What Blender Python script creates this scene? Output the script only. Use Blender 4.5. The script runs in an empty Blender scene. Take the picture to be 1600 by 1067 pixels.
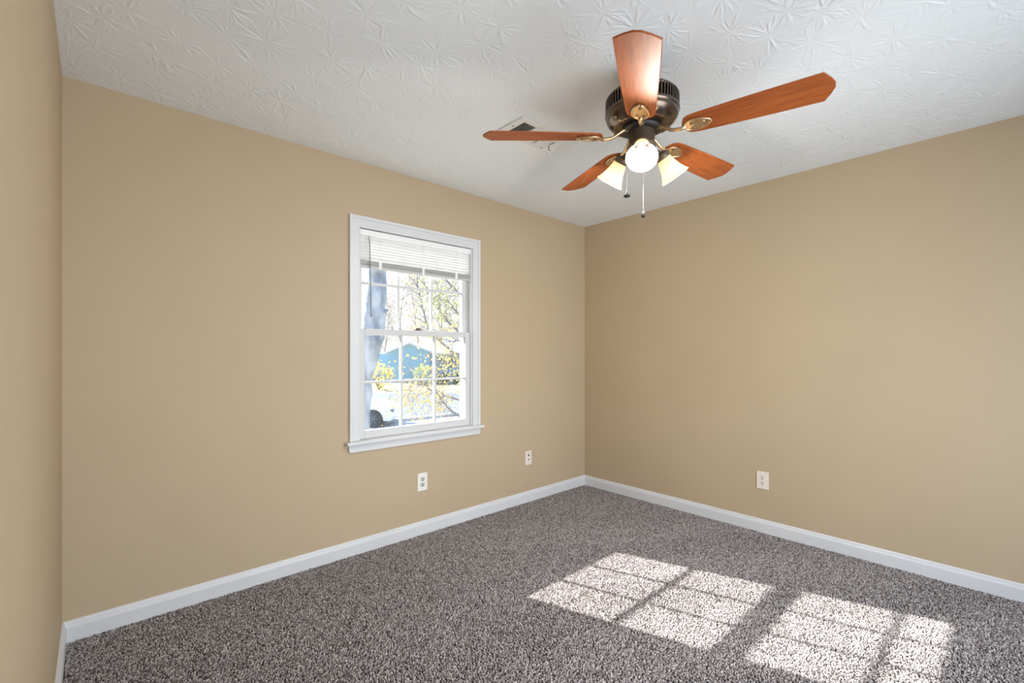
import bpy, math, random
import numpy as np
from mathutils import Vector, Matrix

scene = bpy.context.scene
col = scene.collection
rnd = random.Random(7)

# ------------------------------------------------------------------ camera, sky, sun, lights
EYE = 1.247
CA, SA = 0.7396, 0.6730            # room axes against the viewing direction
cam_data = bpy.data.cameras.new('camera')
cam = bpy.data.objects.new('camera', cam_data)
col.objects.link(cam)
cam.location = (0, 0, EYE)
cam.rotation_euler = (math.pi / 2, 0, -math.atan2(SA, CA))
cam_data.sensor_width = 36.0
cam_data.lens = 717.0 / 1600 * 36.0
cam_data.shift_y = 17.5 / 1600
cam_data.clip_start = 0.02
cam_data.clip_end = 500
scene.camera = cam

vs = scene.view_settings
vs.view_transform = 'Standard'
vs.look = 'None'
vs.exposure = 0.26
vs.gamma = 1.0
vs.use_curve_mapping = False
scene.cycles.use_denoising = True
scene.cycles.max_bounces = 12
scene.cycles.diffuse_bounces = 6
scene.cycles.transparent_max_bounces = 24
scene.cycles.sample_clamp_indirect = 6.0

world = bpy.data.worlds.new('sky')
scene.world = world
world.use_nodes = True
wn = world.node_tree
wn.nodes.clear()
w_out = wn.nodes.new('ShaderNodeOutputWorld')
w_bg = wn.nodes.new('ShaderNodeBackground')
w_bg.inputs['Strength'].default_value = 1.0
w_tc = wn.nodes.new('ShaderNodeTexCoord')
w_sep = wn.nodes.new('ShaderNodeSeparateXYZ')
def sky_ramp(stops):
    r = wn.nodes.new('ShaderNodeValToRGB')
    els = r.color_ramp.elements
    els[0].position, els[0].color = stops[0][0], (*stops[0][1], 1)
    els[1].position, els[1].color = stops[-1][0], (*stops[-1][1], 1)
    for p, c in stops[1:-1]:
        e = els.new(p)
        e.color = (*c, 1)
    wn.links.new(w_sep.outputs['Z'], r.inputs['Fac'])
    return r
# white glare on the sun's side of the sky, clear blue on the far side
w_north = sky_ramp([(0.0, (1.20, 1.12, 1.00)), (0.25, (1.15, 1.12, 1.06)), (0.55, (0.80, 1.0, 1.30)), (1.0, (0.40, 0.70, 1.30))])
w_south = sky_ramp([(0.0, (0.62, 0.85, 1.15)), (0.3, (0.42, 0.72, 1.25)), (1.0, (0.30, 0.60, 1.25))])
w_side = wn.nodes.new('ShaderNodeMapRange')
w_side.inputs['From Min'].default_value = -0.2
w_side.inputs['From Max'].default_value = 0.65
w_mix = wn.nodes.new('ShaderNodeMix')
w_mix.data_type = 'RGBA'
wn.links.new(w_tc.outputs['Generated'], w_sep.inputs[0])
wn.links.new(w_sep.outputs['Y'], w_side.inputs['Value'])
wn.links.new(w_side.outputs[0], w_mix.inputs['Factor'])
wn.links.new(w_south.outputs['Color'], w_mix.inputs['A'])
wn.links.new(w_north.outputs['Color'], w_mix.inputs['B'])
wn.links.new(w_mix.outputs['Result'], w_bg.inputs['Color'])
wn.links.new(w_bg.outputs[0], w_out.inputs[0])

sun_data = bpy.data.lights.new('sun', 'SUN')
sun_data.energy = 20.0
sun_data.angle = 0.0093
sun_data.color = (1.0, 0.97, 0.93)
sun = bpy.data.objects.new('sun', sun_data)
col.objects.link(sun)
sun.location = (-5, 20, 12)
sun.rotation_euler = Vector((0.478, -1.45, -1.0)).to_track_quat('-Z', 'Y').to_euler()

def area_light(name, loc, direction, sx, sy, power, color):
    d = bpy.data.lights.new(name, 'AREA')
    d.shape = 'RECTANGLE'
    d.size, d.size_y = sx, sy
    d.energy = power
    d.color = color
    o = bpy.data.objects.new(name, d)
    col.objects.link(o)
    o.location = loc
    o.rotation_euler = Vector(direction).to_track_quat('-Z', 'Z').to_euler()
    return o

# unseen fill lamp, added in the opening of the wall behind the camera
area_light('south_fill', (1.35, -1.00, 1.06), (0.20, 1, -0.16), 2.1, 1.7, 45.0, (0.94, 0.98, 1.0)).data.spread = math.radians(137)

# ------------------------------------------------------------------ helpers
class MB:
    """collects shapes into one mesh"""
    def __init__(self):
        self.v, self.f, self.s = [], [], []
    def add(self, verts, faces, smooth=False):
        b = len(self.v)
        self.v += [tuple(p) for p in verts]
        self.f += [tuple(i + b for i in f) for f in faces]
        self.s += [smooth] * len(faces)
    def box(self, x0, x1, y0, y1, z0, z1):
        self.add([(x0, y0, z0), (x1, y0, z0), (x1, y1, z0), (x0, y1, z0),
                  (x0, y0, z1), (x1, y0, z1), (x1, y1, z1), (x0, y1, z1)],
                 [(0, 3, 2, 1), (4, 5, 6, 7), (0, 1, 5, 4), (1, 2, 6, 5), (2, 3, 7, 6), (3, 0, 4, 7)])
    def obox(self, o, ax, ay, az):
        """oriented box from a corner and three edge vectors"""
        o, ax, ay, az = Vector(o), Vector(ax), Vector(ay), Vector(az)
        p = [o, o + ax, o + ax + ay, o + ay]
        p += [q + az for q in p]
        self.add(p, [(0, 3, 2, 1), (4, 5, 6, 7), (0, 1, 5, 4), (1, 2, 6, 5), (2, 3, 7, 6), (3, 0, 4, 7)])
    def lathe(self, prof, n=48, m=None, smooth=True, cap=True):
        m = m or Matrix.Identity(4)
        vs, fs = [], []
        for r, z in prof:
            for k in range(n):
                a = 2 * math.pi * k / n
                vs.append(m @ Vector((r * math.cos(a), r * math.sin(a), z)))
        for i in range(len(prof) - 1):
            for k in range(n):
                k2 = (k + 1) % n
                fs.append((i * n + k, i * n + k2, (i + 1) * n + k2, (i + 1) * n + k))
        self.add(vs, fs, smooth)
        if cap:
            b = len(self.v) - len(vs)
            if prof[0][0] > 1e-4:
                self.f.append(tuple(b + k for k in reversed(range(n)))); self.s.append(False)
            if prof[-1][0] > 1e-4:
                self.f.append(tuple(b + (len(prof) - 1) * n + k for k in range(n))); self.s.append(False)
    def tube(self, pts, radii, n=8, smooth=True):
        pts = [Vector(p) for p in pts]
        if not hasattr(radii, '__len__'):
            radii = [radii] * len(pts)
        vs, fs = [], []
        up = None
        for i, p in enumerate(pts):
            d = (pts[min(i + 1, len(pts) - 1)] - pts[max(i - 1, 0)]).normalized()
            if up is None:
                up = Vector((0, 0, 1)) if abs(d.z) < 0.9 else Vector((1, 0, 0))
            a = d.cross(up).normalized()
            b = a.cross(d).normalized()
            up = b
            for k in range(n):
                t = 2 * math.pi * k / n
                vs.append(p + (a * math.cos(t) + b * math.sin(t)) * radii[i])
        for i in range(len(pts) - 1):
            for k in range(n):
                k2 = (k + 1) % n
                fs.append((i * n + k, i * n + k2, (i + 1) * n + k2, (i + 1) * n + k))
        fs.append(tuple(reversed(range(n))))
        fs.append(tuple((len(pts) - 1) * n + k for k in range(n)))
        self.add(vs, fs, smooth)
    def prism(self, outline, z0, z1, m=None):
        """outline in XY, extruded from z0 to z1"""
        m = m or Matrix.Identity(4)
        n = len(outline)
        vs = [m @ Vector((x, y, z0)) for x, y in outline] + [m @ Vector((x, y, z1)) for x, y in outline]
        fs = [tuple(reversed(range(n))), tuple(range(n, 2 * n))]
        fs += [(k, (k + 1) % n, n + (k + 1) % n, n + k) for k in range(n)]
        self.add(vs, fs)
    def sphere(self, c, r, n=16, sq=(1, 1, 1)):
        prof = [(max(r * math.sin(math.pi * i / 10), 0.0), -r * math.cos(math.pi * i / 10)) for i in range(11)]
        self.lathe(prof, n, Matrix.Translation(c) @ Matrix.Diagonal((sq[0], sq[1], sq[2], 1)), cap=False)
    def build(self, name, mat, parent=None, bevel=0.0, seg=2):
        me = bpy.data.meshes.new(name)
        me.from_pydata(self.v, [], self.f)
        me.polygons.foreach_set('use_smooth', self.s)
        me.update()
        o = bpy.data.objects.new(name, me)
        col.objects.link(o)
        if mat: me.materials.append(mat)
        if parent is not None: o.parent = parent
        if bevel:
            md = o.modifiers.new('bevel', 'BEVEL')
            md.width = bevel; md.segments = seg; md.limit_method = 'ANGLE'; md.angle_limit = math.radians(35)
            md.harden_normals = False
        return o

def tag(o, label=None, cat=None, group=None, kind=None):
    if label: o['label'] = label
    if cat: o['category'] = cat
    if group: o['group'] = group
    if kind: o['kind'] = kind
    return o

def empty(name, loc=(0, 0, 0), rz=0.0):
    o = bpy.data.objects.new(name, None)
    col.objects.link(o)
    o.location = loc
    o.rotation_euler = (0, 0, rz)
    o.empty_display_size = 0.1
    return o

def copy_tree(o, parent=None):
    c = o.copy()
    col.objects.link(c)
    if parent is not None: c.parent = parent
    for ch in [x for x in col.objects if x.parent == o]:
        copy_tree(ch, c)
    return c

def mat(name, color, rough=0.5, metal=0.0, spec=0.5):
    m = bpy.data.materials.new(name)
    m.use_nodes = True
    b = m.node_tree.nodes['Principled BSDF']
    b.inputs['Base Color'].default_value = (*color, 1)
    b.inputs['Roughness'].default_value = rough
    b.inputs['Metallic'].default_value = metal
    b.inputs['Specular IOR Level'].default_value = spec
    return m

def nodes_of(m):
    return m.node_tree.nodes, m.node_tree.links, m.node_tree.nodes['Principled BSDF']

def add_noise(m, c1, c2, scale, detail=4, bump=0.0, bump_scale=None, stretch=None, lo=0.35, hi=0.65, dist=0.002):
    n, l, b = nodes_of(m)
    tc = n.new('ShaderNodeTexCoord')
    mp = n.new('ShaderNodeMapping')
    if stretch: mp.inputs['Scale'].default_value = stretch
    l.new(tc.outputs['Object'], mp.inputs[0])
    t = n.new('ShaderNodeTexNoise')
    t.inputs['Scale'].default_value = scale
    t.inputs['Detail'].default_value = detail
    l.new(mp.outputs[0], t.inputs['Vector'])
    r = n.new('ShaderNodeValToRGB')
    r.color_ramp.elements[0].position = lo
    r.color_ramp.elements[1].position = hi
    r.color_ramp.elements[0].color = (*c1, 1)
    r.color_ramp.elements[1].color = (*c2, 1)
    l.new(t.outputs['Fac'], r.inputs[0])
    l.new(r.outputs['Color'], b.inputs['Base Color'])
    if bump:
        t2 = n.new('ShaderNodeTexNoise')
        t2.inputs['Scale'].default_value = bump_scale or scale
        t2.inputs['Detail'].default_value = 3
        l.new(mp.outputs[0], t2.inputs['Vector'])
        bp = n.new('ShaderNodeBump')
        bp.inputs['Strength'].default_value = bump
        bp.inputs['Distance'].default_value = dist
        l.new(t2.outputs['Fac'], bp.inputs['Height'])
        l.new(bp.outputs[0], b.inputs['Normal'])
    return m

def from_arrays(name, verts, faces_flat, face_len, material, smooth=True):
    me = bpy.data.meshes.new(name)
    me.vertices.add(len(verts))
    me.vertices.foreach_set('co', verts.astype(np.float32).ravel())
    nf = len(faces_flat) // face_len
    me.loops.add(len(faces_flat))
    me.loops.foreach_set('vertex_index', faces_flat.astype(np.int32))
    me.polygons.add(nf)
    me.polygons.foreach_set('loop_start', np.arange(nf, dtype=np.int32) * face_len)
    me.polygons.foreach_set('use_smooth', np.full(nf, smooth))
    me.update(calc_edges=True)
    me.materials.append(material)
    o = bpy.data.objects.new(name, me)
    col.objects.link(o)
    return o

def at(u, v, Z):
    """world point seen at pixel (u, v) of the 1600x1067 frame, at depth Z in metres"""
    t = (u - 800) / 717.0
    return Vector((Z * (CA * t + SA), Z * (CA - SA * t), EYE - (v - 551) / 717.0 * Z))

# ------------------------------------------------------------------ materials
M = {}
M['wall'] = add_noise(mat('beige_wall_paint', (.5, .39, .25), .62, 0, .3), (.474, .368, .242), (.494, .384, .254), 1.2, 3, .12, 260, dist=.001)
M['ceiling'] = mat('white_textured_ceiling_paint', (.82, .85, .865), .8, 0, .2)
M['trim'] = add_noise(mat('white_trim_paint', (.7, .7, .7), .35), (.64, .645, .65), (.67, .675, .68), 3)
M['sash'] = mat('white_window_paint', (.60, .60, .60), .4)
M['blind'] = mat('white_blind_vinyl', (.84, .84, .83), .4)
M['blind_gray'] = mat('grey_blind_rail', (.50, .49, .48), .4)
M['wand'] = mat('grey_plastic_wand', (.25, .25, .25), .3)
M['plate'] = mat('white_outlet_plastic', (.80, .77, .72), .35)
M['plate_almond'] = mat('almond_outlet_plastic', (.78, .71, .62), .35)
M['socket'] = mat('grey_white_socket', (.52, .54, .50), .4)
M['slot'] = mat('dark_slot', (.015, .014, .013), .6)
M['brass'] = mat('antique_brass_metal', (.62, .45, .27), .32, .9)
M['bronze'] = mat('dark_bronze_metal', (.145, .11, .083), .28, .9)
M['black'] = mat('black_metal', (.012, .012, .012), .5)
M['brown_plastic'] = mat('dark_brown_enamel', (.11, .078, .052), .35, .3)
M['chain'] = mat('nickel_bead_chain', (.7, .68, .64), .3, .8)
M['vent_white'] = mat('white_vent_enamel', (.74, .74, .73), .4)
M['vent_dark'] = mat('dark_duct', (.02, .018, .017), .8)
M['blade'] = add_noise(mat('cherry_wood_blade', (.3, .09, .03), .5, 0, .35), (.23, .050, .012), (.40, .105, .020), 9, 6, stretch=(1.2, 14, 14), lo=.3, hi=.7)

def glass_material():
    m = bpy.data.materials.new('window_glass')
    m.use_nodes = True
    n, l = m.node_tree.nodes, m.node_tree.links
    n.clear()
    out = n.new('ShaderNodeOutputMaterial')
    mix = n.new('ShaderNodeMixShader')
    tr = n.new('ShaderNodeBsdfTransparent'); tr.inputs[0].default_value = (.96, .98, .98, 1)
    gl = n.new('ShaderNodeBsdfGlossy'); gl.inputs['Roughness'].default_value = 0.0
    fr = n.new('ShaderNodeFresnel'); fr.inputs[0].default_value = 1.35
    veil = n.new('ShaderNodeBsdfTranslucent'); veil.inputs[0].default_value = (.86, .93, 1, 1)      # pale haze mixed into the glass to wash out the view
    dm = n.new('ShaderNodeMixShader'); dm.inputs[0].default_value = .007
    l.new(tr.outputs[0], dm.inputs[1]); l.new(veil.outputs[0], dm.inputs[2])
    l.new(fr.outputs[0], mix.inputs[0]); l.new(dm.outputs[0], mix.inputs[1]); l.new(gl.outputs[0], mix.inputs[2])
    l.new(mix.outputs[0], out.inputs[0])
    return m
M['glass'] = glass_material()

def shade_material():
    m = bpy.data.materials.new('frosted_shade_glass')
    m.use_nodes = True
    n, l = m.node_tree.nodes, m.node_tree.links
    n.clear()
    out = n.new('ShaderNodeOutputMaterial')
    mix = n.new('ShaderNodeMixShader'); mix.inputs[0].default_value = .6
    d = n.new('ShaderNodeBsdfDiffuse'); d.inputs[0].default_value = (.78, .745, .66, 1)
    t = n.new('ShaderNodeBsdfTranslucent'); t.inputs[0].default_value = (.78, .68, .50, 1)
    l.new(d.outputs[0], mix.inputs[1]); l.new(t.outputs[0], mix.inputs[2]); l.new(mix.outputs[0], out.inputs[0])
    return m
M['shade'] = shade_material()
M['slat'] = shade_material()
M['slat'].name = 'thin_white_vinyl'
for nd in M['slat'].node_tree.nodes:
    if nd.type == 'BSDF_DIFFUSE': nd.inputs[0].default_value = (.79, .79, .78, 1)
    if nd.type == 'BSDF_TRANSLUCENT': nd.inputs[0].default_value = (.79, .79, .78, 1)
    if nd.type == 'MIX_SHADER': nd.inputs[0].default_value = .08
def emit_material(name, color, strength):
    m = bpy.data.materials.new(name)
    m.use_nodes = True
    n, l, b = nodes_of(m)
    b.inputs['Base Color'].default_value = (.9, .9, .88, 1)
    b.inputs['Emission Color'].default_value = (*color, 1)
    b.inputs['Emission Strength'].default_value = strength
    return m
M['bulb'] = emit_material('lit_bulb', (1, .9, .74), 6.0)

# ------------------------------------------------------------------ room shell
X0, X1, Y0, Y1, ZC = -0.103, 3.447, -0.85, 2.762, 2.44
WX0, WX1, WZ0, WZ1 = 1.212, 2.112, 0.690, 2.035         # rough opening of the window
T = 0.16

def wall_with_hole(name, x0, x1, y0, y1, hx0, hx1, hz0, hz1):
    b = MB()
    xs, zs = [x0, hx0, hx1, x1], [-.05, hz0, hz1, ZC + .05]
    for i in range(3):
        for k in range(3):
            if i == 1 and k == 1: continue
            for y, flip in ((y0, False), (y1, True)):
                q = [(xs[i], y, zs[k]), (xs[i + 1], y, zs[k]), (xs[i + 1], y, zs[k + 1]), (xs[i], y, zs[k + 1])]
                b.add(q, [(3, 2, 1, 0)] if flip else [(0, 1, 2, 3)])
    def ring(ax0, ax1, az0, az1, rev):
        p = [(ax0, az0), (ax1, az0), (ax1, az1), (ax0, az1)]
        for k in range(4):
            (xa, za), (xb, zb) = p[k], p[(k + 1) % 4]
            q = [(xa, y0, za), (xb, y0, zb), (xb, y1, zb), (xa, y1, za)]
            b.add(q, [(0, 1, 2, 3)] if rev else [(3, 2, 1, 0)])
    ring(hx0, hx1, hz0, hz1, True)
    ring(x0, x1, -.05, ZC + .05, False)
    o = b.build(name, M['wall'])
    return tag(o, kind='structure')

wall_with_hole('wall_north', X0 - T, X1 + T, Y1, Y1 + T, WX0, WX1, WZ0, WZ1)
wall_with_hole('wall_south', X0 - T, X1 + T, Y0 - T, Y0, .2, 3.2, .06, 2.12)  # opening in this unseen wall is added for the fill lamp
b = MB(); b.box(X1, X1 + T, Y0, Y1, -.05, ZC + .05)
tag(b.build('wall_east', M['wall']), kind='structure')
b = MB(); b.box(X0 - T, X0, Y0, Y1, -.05, ZC + .05)
tag(b.build('wall_west', M['wall']), kind='structure')
M['subfloor'] = add_noise(mat('carpet_backing', (.05, .045, .043), .95, 0, .1), (.035, .03, .028), (.07, .062, .06), 300, 2)
b = MB(); b.box(X0, X1, Y0, Y1, -.15, -.010)
tag(b.build('floor', M['subfloor']), kind='structure')

# ceiling with its stomped starburst plaster as real relief
def build_ceiling():
    rs = np.random.RandomState(3)
    step = 0.003
    ys0 = -.25
    gx = np.linspace(X0, X1, int((X1 - X0) / step) + 2)
    gy = np.concatenate([np.linspace(Y0, ys0, 30)[:-1], np.linspace(ys0, Y1, int((Y1 - ys0) / step) + 2)])
    nx, ny = len(gx), len(gy)
    h = np.zeros((ny, nx), np.float32)
    def stroke(px, py, qx, qy, cx, cy, w, amp):
        xa, xb = min(px, qx, cx) - 3 * w, max(px, qx, cx) + 3 * w
        ya, yb = min(py, qy, cy) - 3 * w, max(py, qy, cy) + 3 * w
        i0, i1 = np.searchsorted(gx, [xa, xb]); j0, j1 = np.searchsorted(gy, [ya, yb])
        if i1 - i0 < 2 or j1 - j0 < 2: return
        XX, YY = np.meshgrid(gx[i0:i1], gy[j0:j1])
        best = np.full(XX.shape, 1e9, np.float32); tt = np.zeros(XX.shape, np.float32)
        pts = [((1 - t) ** 2 * px + 2 * t * (1 - t) * cx + t * t * qx, (1 - t) ** 2 * py + 2 * t * (1 - t) * cy + t * t * qy) for t in (0, .34, .67, 1)]
        for k in range(3):
            (ax, ay), (bx, by) = pts[k], pts[k + 1]
            dx, dy = bx - ax, by - ay
            L2 = dx * dx + dy * dy + 1e-9
            t = np.clip(((XX - ax) * dx + (YY - ay) * dy) / L2, 0, 1)
            d = (XX - ax - t * dx) ** 2 + (YY - ay - t * dy) ** 2
            m_ = d < best
            best[m_] = d[m_]; tt[m_] = ((k + t) / 3)[m_]
        prof = np.exp(-best / (w * w)) * amp * (0.35 + 0.65 * np.sin(np.pi * np.clip(tt * .9 + .1, 0, 1)))
        h[j0:j1, i0:i1] += prof
    sp = 0.175
    cx = X0
    row = 0
    while cx < X1 + sp:
        cy = ys0 + .1 + (sp * .5 if row % 2 else 0)
        while cy < Y1 + sp:
            ox, oy = cx + rs.uniform(-.05, .05), cy + rs.uniform(-.05, .05)
            n = rs.randint(36, 56)
            R = rs.uniform(.085, .135)
            a0 = rs.uniform(0, 6.28)
            for k in range(n):
                if rs.rand() < .12: continue
                a = a0 + 2 * math.pi * k / n + rs.uniform(-.09, .09)
                r0, r1 = rs.uniform(.008, .045), R * rs.uniform(.55, 1.12)
                bend = rs.uniform(-.16, .16)
                am = a + bend
                stroke(ox + r0 * math.cos(a), oy + r0 * math.sin(a), ox + r1 * math.cos(a + bend * 1.6), oy + r1 * math.sin(a + bend * 1.6),
                       ox + (r0 + r1) / 2 * math.cos(am * .5 + a * .5), oy + (r0 + r1) / 2 * math.sin(am * .5 + a * .5),
                       rs.uniform(.0020, .0031), rs.choice([1, 1, 1, -.8]) * rs.uniform(.0006, .0016))
            cy += sp
        cx += sp * .88
        row += 1
    h = np.clip(h, -.003, .0055)
    h[0, :] = h[-1, :] = 0; h[:, 0] = h[:, -1] = 0
    XX, YY = np.meshgrid(gx, gy)
    v = np.stack([XX, YY, ZC - h], -1).reshape(-1, 3)
    ii = np.arange(ny - 1)[:, None] * nx + np.arange(nx - 1)[None, :]
    f = np.stack([ii, ii + nx, ii + nx + 1, ii + 1], -1).reshape(-1)      # normals downwards
    o = from_arrays('ceiling', v, f, 4, M['ceiling'])
    return tag(o, kind='structure')
build_ceiling()
b = MB(); b.box(X0 - T, X1 + T, Y0 - T, Y1 + T, ZC + .055, ZC + .2)
tag(b.build('attic_slab', M['trim']), kind='structure')        # the attic slab above the plaster

# skirting
def baseboard(name, p0, p1, inward, m0, m1):
    """profile swept from p0 to p1 along a wall; mitres m0, m1 are +-1 or 0"""
    prof = [(0, -.009), (.014, -.009), (.014, .058), (.0125, .066), (.009, .071), (.0075, .080), (.004, .086), (0, .087)]
    p0, p1, iw = Vector(p0), Vector(p1), Vector(inward)
    d = (p1 - p0).normalized()
    vs = []
    for p, mi, s in ((p0, m0, 1), (p1, m1, -1)):
        for w, z in prof:
            vs.append(p + iw * w + d * (s * mi * w) + Vector((0, 0, z)))
    n = len(prof)
    fs = [(k, k + 1, n + k + 1, n + k) for k in range(n - 1)] + [tuple(reversed(range(n))), tuple(range(n, 2 * n))]
    bb = MB(); bb.add(vs, fs)
    return tag(bb.build(name, M['trim']), kind='structure')
baseboard('baseboard_north', (X0, Y1, 0), (X1, Y1, 0), (0, -1, 0), 1, 1)
baseboard('baseboard_east', (X1, Y1, 0), (X1, Y0, 0), (-1, 0, 0), 1, 1)
baseboard('baseboard_west', (X0, Y0, 0), (X0, Y1, 0), (1, 0, 0), 1, 1)
baseboard('baseboard_south', (X1, Y0, 0), (X0, Y0, 0), (0, 1, 0), 1, 1)

# carpet pile
def build_carpet():
    rs = np.random.RandomState(11)
    sp = 0.0066
    xs, ys = np.arange(X0 + .016, X1 - .014, sp), np.arange(Y0 + .35, Y1 - .014, sp)
    PX, PY = np.meshgrid(xs, ys)
    n = PX.size
    px = PX.ravel() + rs.uniform(-.5, .5, n) * sp
    py = PY.ravel() + rs.uniform(-.5, .5, n) * sp
    px = np.clip(px, X0 + .018, X1 - .018); py = np.clip(py, Y0 + .02, Y1 - .018)
    # the pile leans one way and then the other in the tracks of the vacuum cleaner
    q = (px * .45 + py * .9) / .34 + .5 * np.sin(px * 1.9 + 1) + .25 * np.sin(py * 4)
    track = np.tanh(6 * np.sin(q * np.pi))
    lean = .0032
    lx = rs.normal(0, .0034, n) + track * lean * .9
    ly = rs.normal(0, .0034, n) - track * lean * .45
    hgt = rs.uniform(.0075, .0115, n)
    rad = rs.uniform(.0026, .0042, n)
    rot = rs.uniform(0, 6.28, n)
    z0 = -.0105
    levels = [(0, .75, 0), (.5, 1.0, .45), (.85, .85, .8)]
    V = []
    for (t, rr, ll) in levels:
        for k in range(5):
            a = rot + 2 * np.pi * k / 5 + t * 1.2
            V.append(np.stack([px + lx * ll + rad * rr * np.cos(a), py + ly * ll + rad * rr * np.sin(a), z0 + hgt * t], -1))
    V.append(np.stack([px + lx, py + ly, z0 + hgt], -1))
    nv = len(V)
    verts = np.stack(V, 1).reshape(-1, 3)
    tris = []
    for L in range(2):
        for k in range(5):
            k2 = (k + 1) % 5
            a, b_, c, d = L * 5 + k, L * 5 + k2, (L + 1) * 5 + k2, (L + 1) * 5 + k
            tris += [(a, b_, c), (a, c, d)]
    for k in range(5):
        tris.append((10 + k, 10 + (k + 1) % 5, 15))
    tris = np.array(tris, np.int32).ravel()
    f = (np.arange(n, dtype=np.int32)[:, None] * nv + tris[None, :]).ravel()
    m = mat('taupe_frieze_carpet', (.2, .18, .17), .95, 0, .1)
    nn, l, bs = nodes_of(m)
    at_ = nn.new('ShaderNodeAttribute'); at_.attribute_name = 'yarn'
    r = nn.new('ShaderNodeValToRGB')
    els = r.color_ramp.elements
    els[0].position = 0; els[0].color = (0.073, 0.060, 0.057, 1)
    els[1].position = 1; els[1].color = (0.602, 0.559, 0.542, 1)
    e = els.new(.35); e.color = (0.258, 0.225, 0.215, 1)
    e = els.new(.7); e.color = (0.413, 0.372, 0.357, 1)
    l.new(at_.outputs['Fac'], r.inputs[0]); l.new(r.outputs['Color'], bs.inputs['Base Color'])
    o = from_arrays('carpet_pile', verts, f, 3, m)
    a = o.data.attributes.new('yarn', 'FLOAT', 'POINT')
    a.data.foreach_set('value', np.repeat(rs.beta(1.4, 1.4, n).astype(np.float32), nv))
    tag(o, 'taupe grey speckled frieze carpet covering the whole floor', 'carpet', kind='stuff')
build_carpet()

# ------------------------------------------------------------------ window in the north wall
def build_window():
    root = tag(empty('window_1', (0, 0, 0)), kind='structure')
    cy0, cy1 = Y1 - .018, Y1
    ox0, ox1, oz1 = 1.156, 2.172, 2.100
    ix0, ix1, iz1 = 1.218, 2.106, 2.030
    zs = .700                                   # top of the sill
    b = MB()                                    # casing: two legs and a mitred head, with a back band
    def casing(oa, ob, oz, ia, ib, iz, y0, y1):
        vs = [(oa, y0, zs), (ia, y0, zs), (ia, y0, iz), (ib, y0, iz), (ib, y0, zs), (ob, y0, zs), (ob, y0, oz), (oa, y0, oz)]
        vs += [(x, y1, z) for x, _, z in vs]
        fs = [(0, 1, 2, 7), (7, 2, 3, 6), (3, 4, 5, 6)]
        fs += [(8 + f[3], 8 + f[2], 8 + f[1], 8 + f[0]) for f in fs]
        fs += [(k, 8 + k, 8 + (k + 1) % 8, (k + 1) % 8) for k in range(8)]
        b.add(vs, fs)
    casing(ox0, ox1, oz1, ix0, ix1, iz1, cy0 + .004, cy1)
    casing(ox0, ox1, oz1, ox0 + .020, ox1 - .020, oz1 - .020, cy0 - .002, cy0 + .004)
    b.build('window_casing', M['trim'], root, .0018)
    b = MB()                                    # jamb liner through the wall
    b.box(WX0, ix0, Y1, Y1 + T, zs, WZ1); b.box(ix1, WX1, Y1, Y1 + T, zs, WZ1)
    b.box(ix0, ix1, Y1, Y1 + T, iz1, WZ1)
    for x in (ix0, ix1 - .012):                 # stops
        b.box(x, x + .012, Y1 + .000, Y1 + .012, zs, iz1)
        b.box(x, x + .012, Y1 + .052, Y1 + .058, zs, iz1)
    b.build('window_jamb', M['sash'], root)
    b = MB()
    b.box(1.130, 2.190, Y1 - .048, Y1, .679, zs)
    b.box(WX0, WX1, Y1, Y1 + T + .03, WZ0 - .0, zs)
    b.build('window_sill', M['trim'], root, .005)
    b = MB()
    zt, zb, c = .679, .630, .014
    out = [(1.152, zt), (1.152, zb + c), (1.156, zb + .004), (1.166, zb), (2.162, zb), (2.172, zb + .004), (2.176, zb + c), (2.176, zt)]
    mt = Matrix(((1, 0, 0, 0), (0, 0, -1, Y1), (0, 1, 0, 0), (0, 0, 0, 1)))
    b.prism(out, 0, .016, mt)
    b.build('window_apron', M['trim'], root, .002)
    def sash(y0, y1, z0, z1, gx0, gx1, gz0, gz1, lower):
        sx0, sx1 = ix0 + .002, ix1 - .002
        b = MB()
        b.box(sx0, gx0, y0, y1, z0, z1); b.box(gx1, sx1, y0, y1, z0, z1)
        b.box(gx0, gx1, y0, y1, z0, gz0); b.box(gx0, gx1, y0, y1, gz1, z1)
        s = b.build('sash', M['sash'], root, .003)
        ym = (y0 + y1) / 2 + .004
        b = MB()
        w = .0075
        for k in (1, 2):
            x = gx0 + (gx1 - gx0) * k / 3
            b.box(x - w, x + w, y0 + .004, y1 - .004, gz0, gz1)
        z = (gz0 + gz1) / 2
        b.box(gx0, gx1, y0 + .005, y1 - .005, z - w, z + w)
        b.build('muntin', M['sash'], s, .003)
        b = MB()
        b.box(gx0, gx1, ym - .0015, ym + .0015, gz0, gz1)
        b.build('pane', M['glass'], s)
        return s
    lo = sash(Y1 + .014, Y1 + .048, zs + .001, 1.400, 1.266, 2.056, .752, 1.362, True)
    sash(Y1 + .060, Y1 + .094, 1.362, 2.026, 1.266, 2.056, 1.402, 1.992, False)
    b = MB()                                    # sash lock on the meeting rail
    xc = 1.655
    b.box(xc - .025, xc + .025, Y1 + .020, Y1 + .044, 1.4, 1.406)
    b.lathe([(.011, 1.406), (.011, 1.414), (.006, 1.418)], 16, Matrix.Translation((xc, Y1 + .032, 0)))
    b.box(xc - .004, xc + .030, Y1 + .028, Y1 + .037, 1.410, 1.417)
    b.build('sash_lock', M['brown_plastic'], lo, .001)
build_window()

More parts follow.
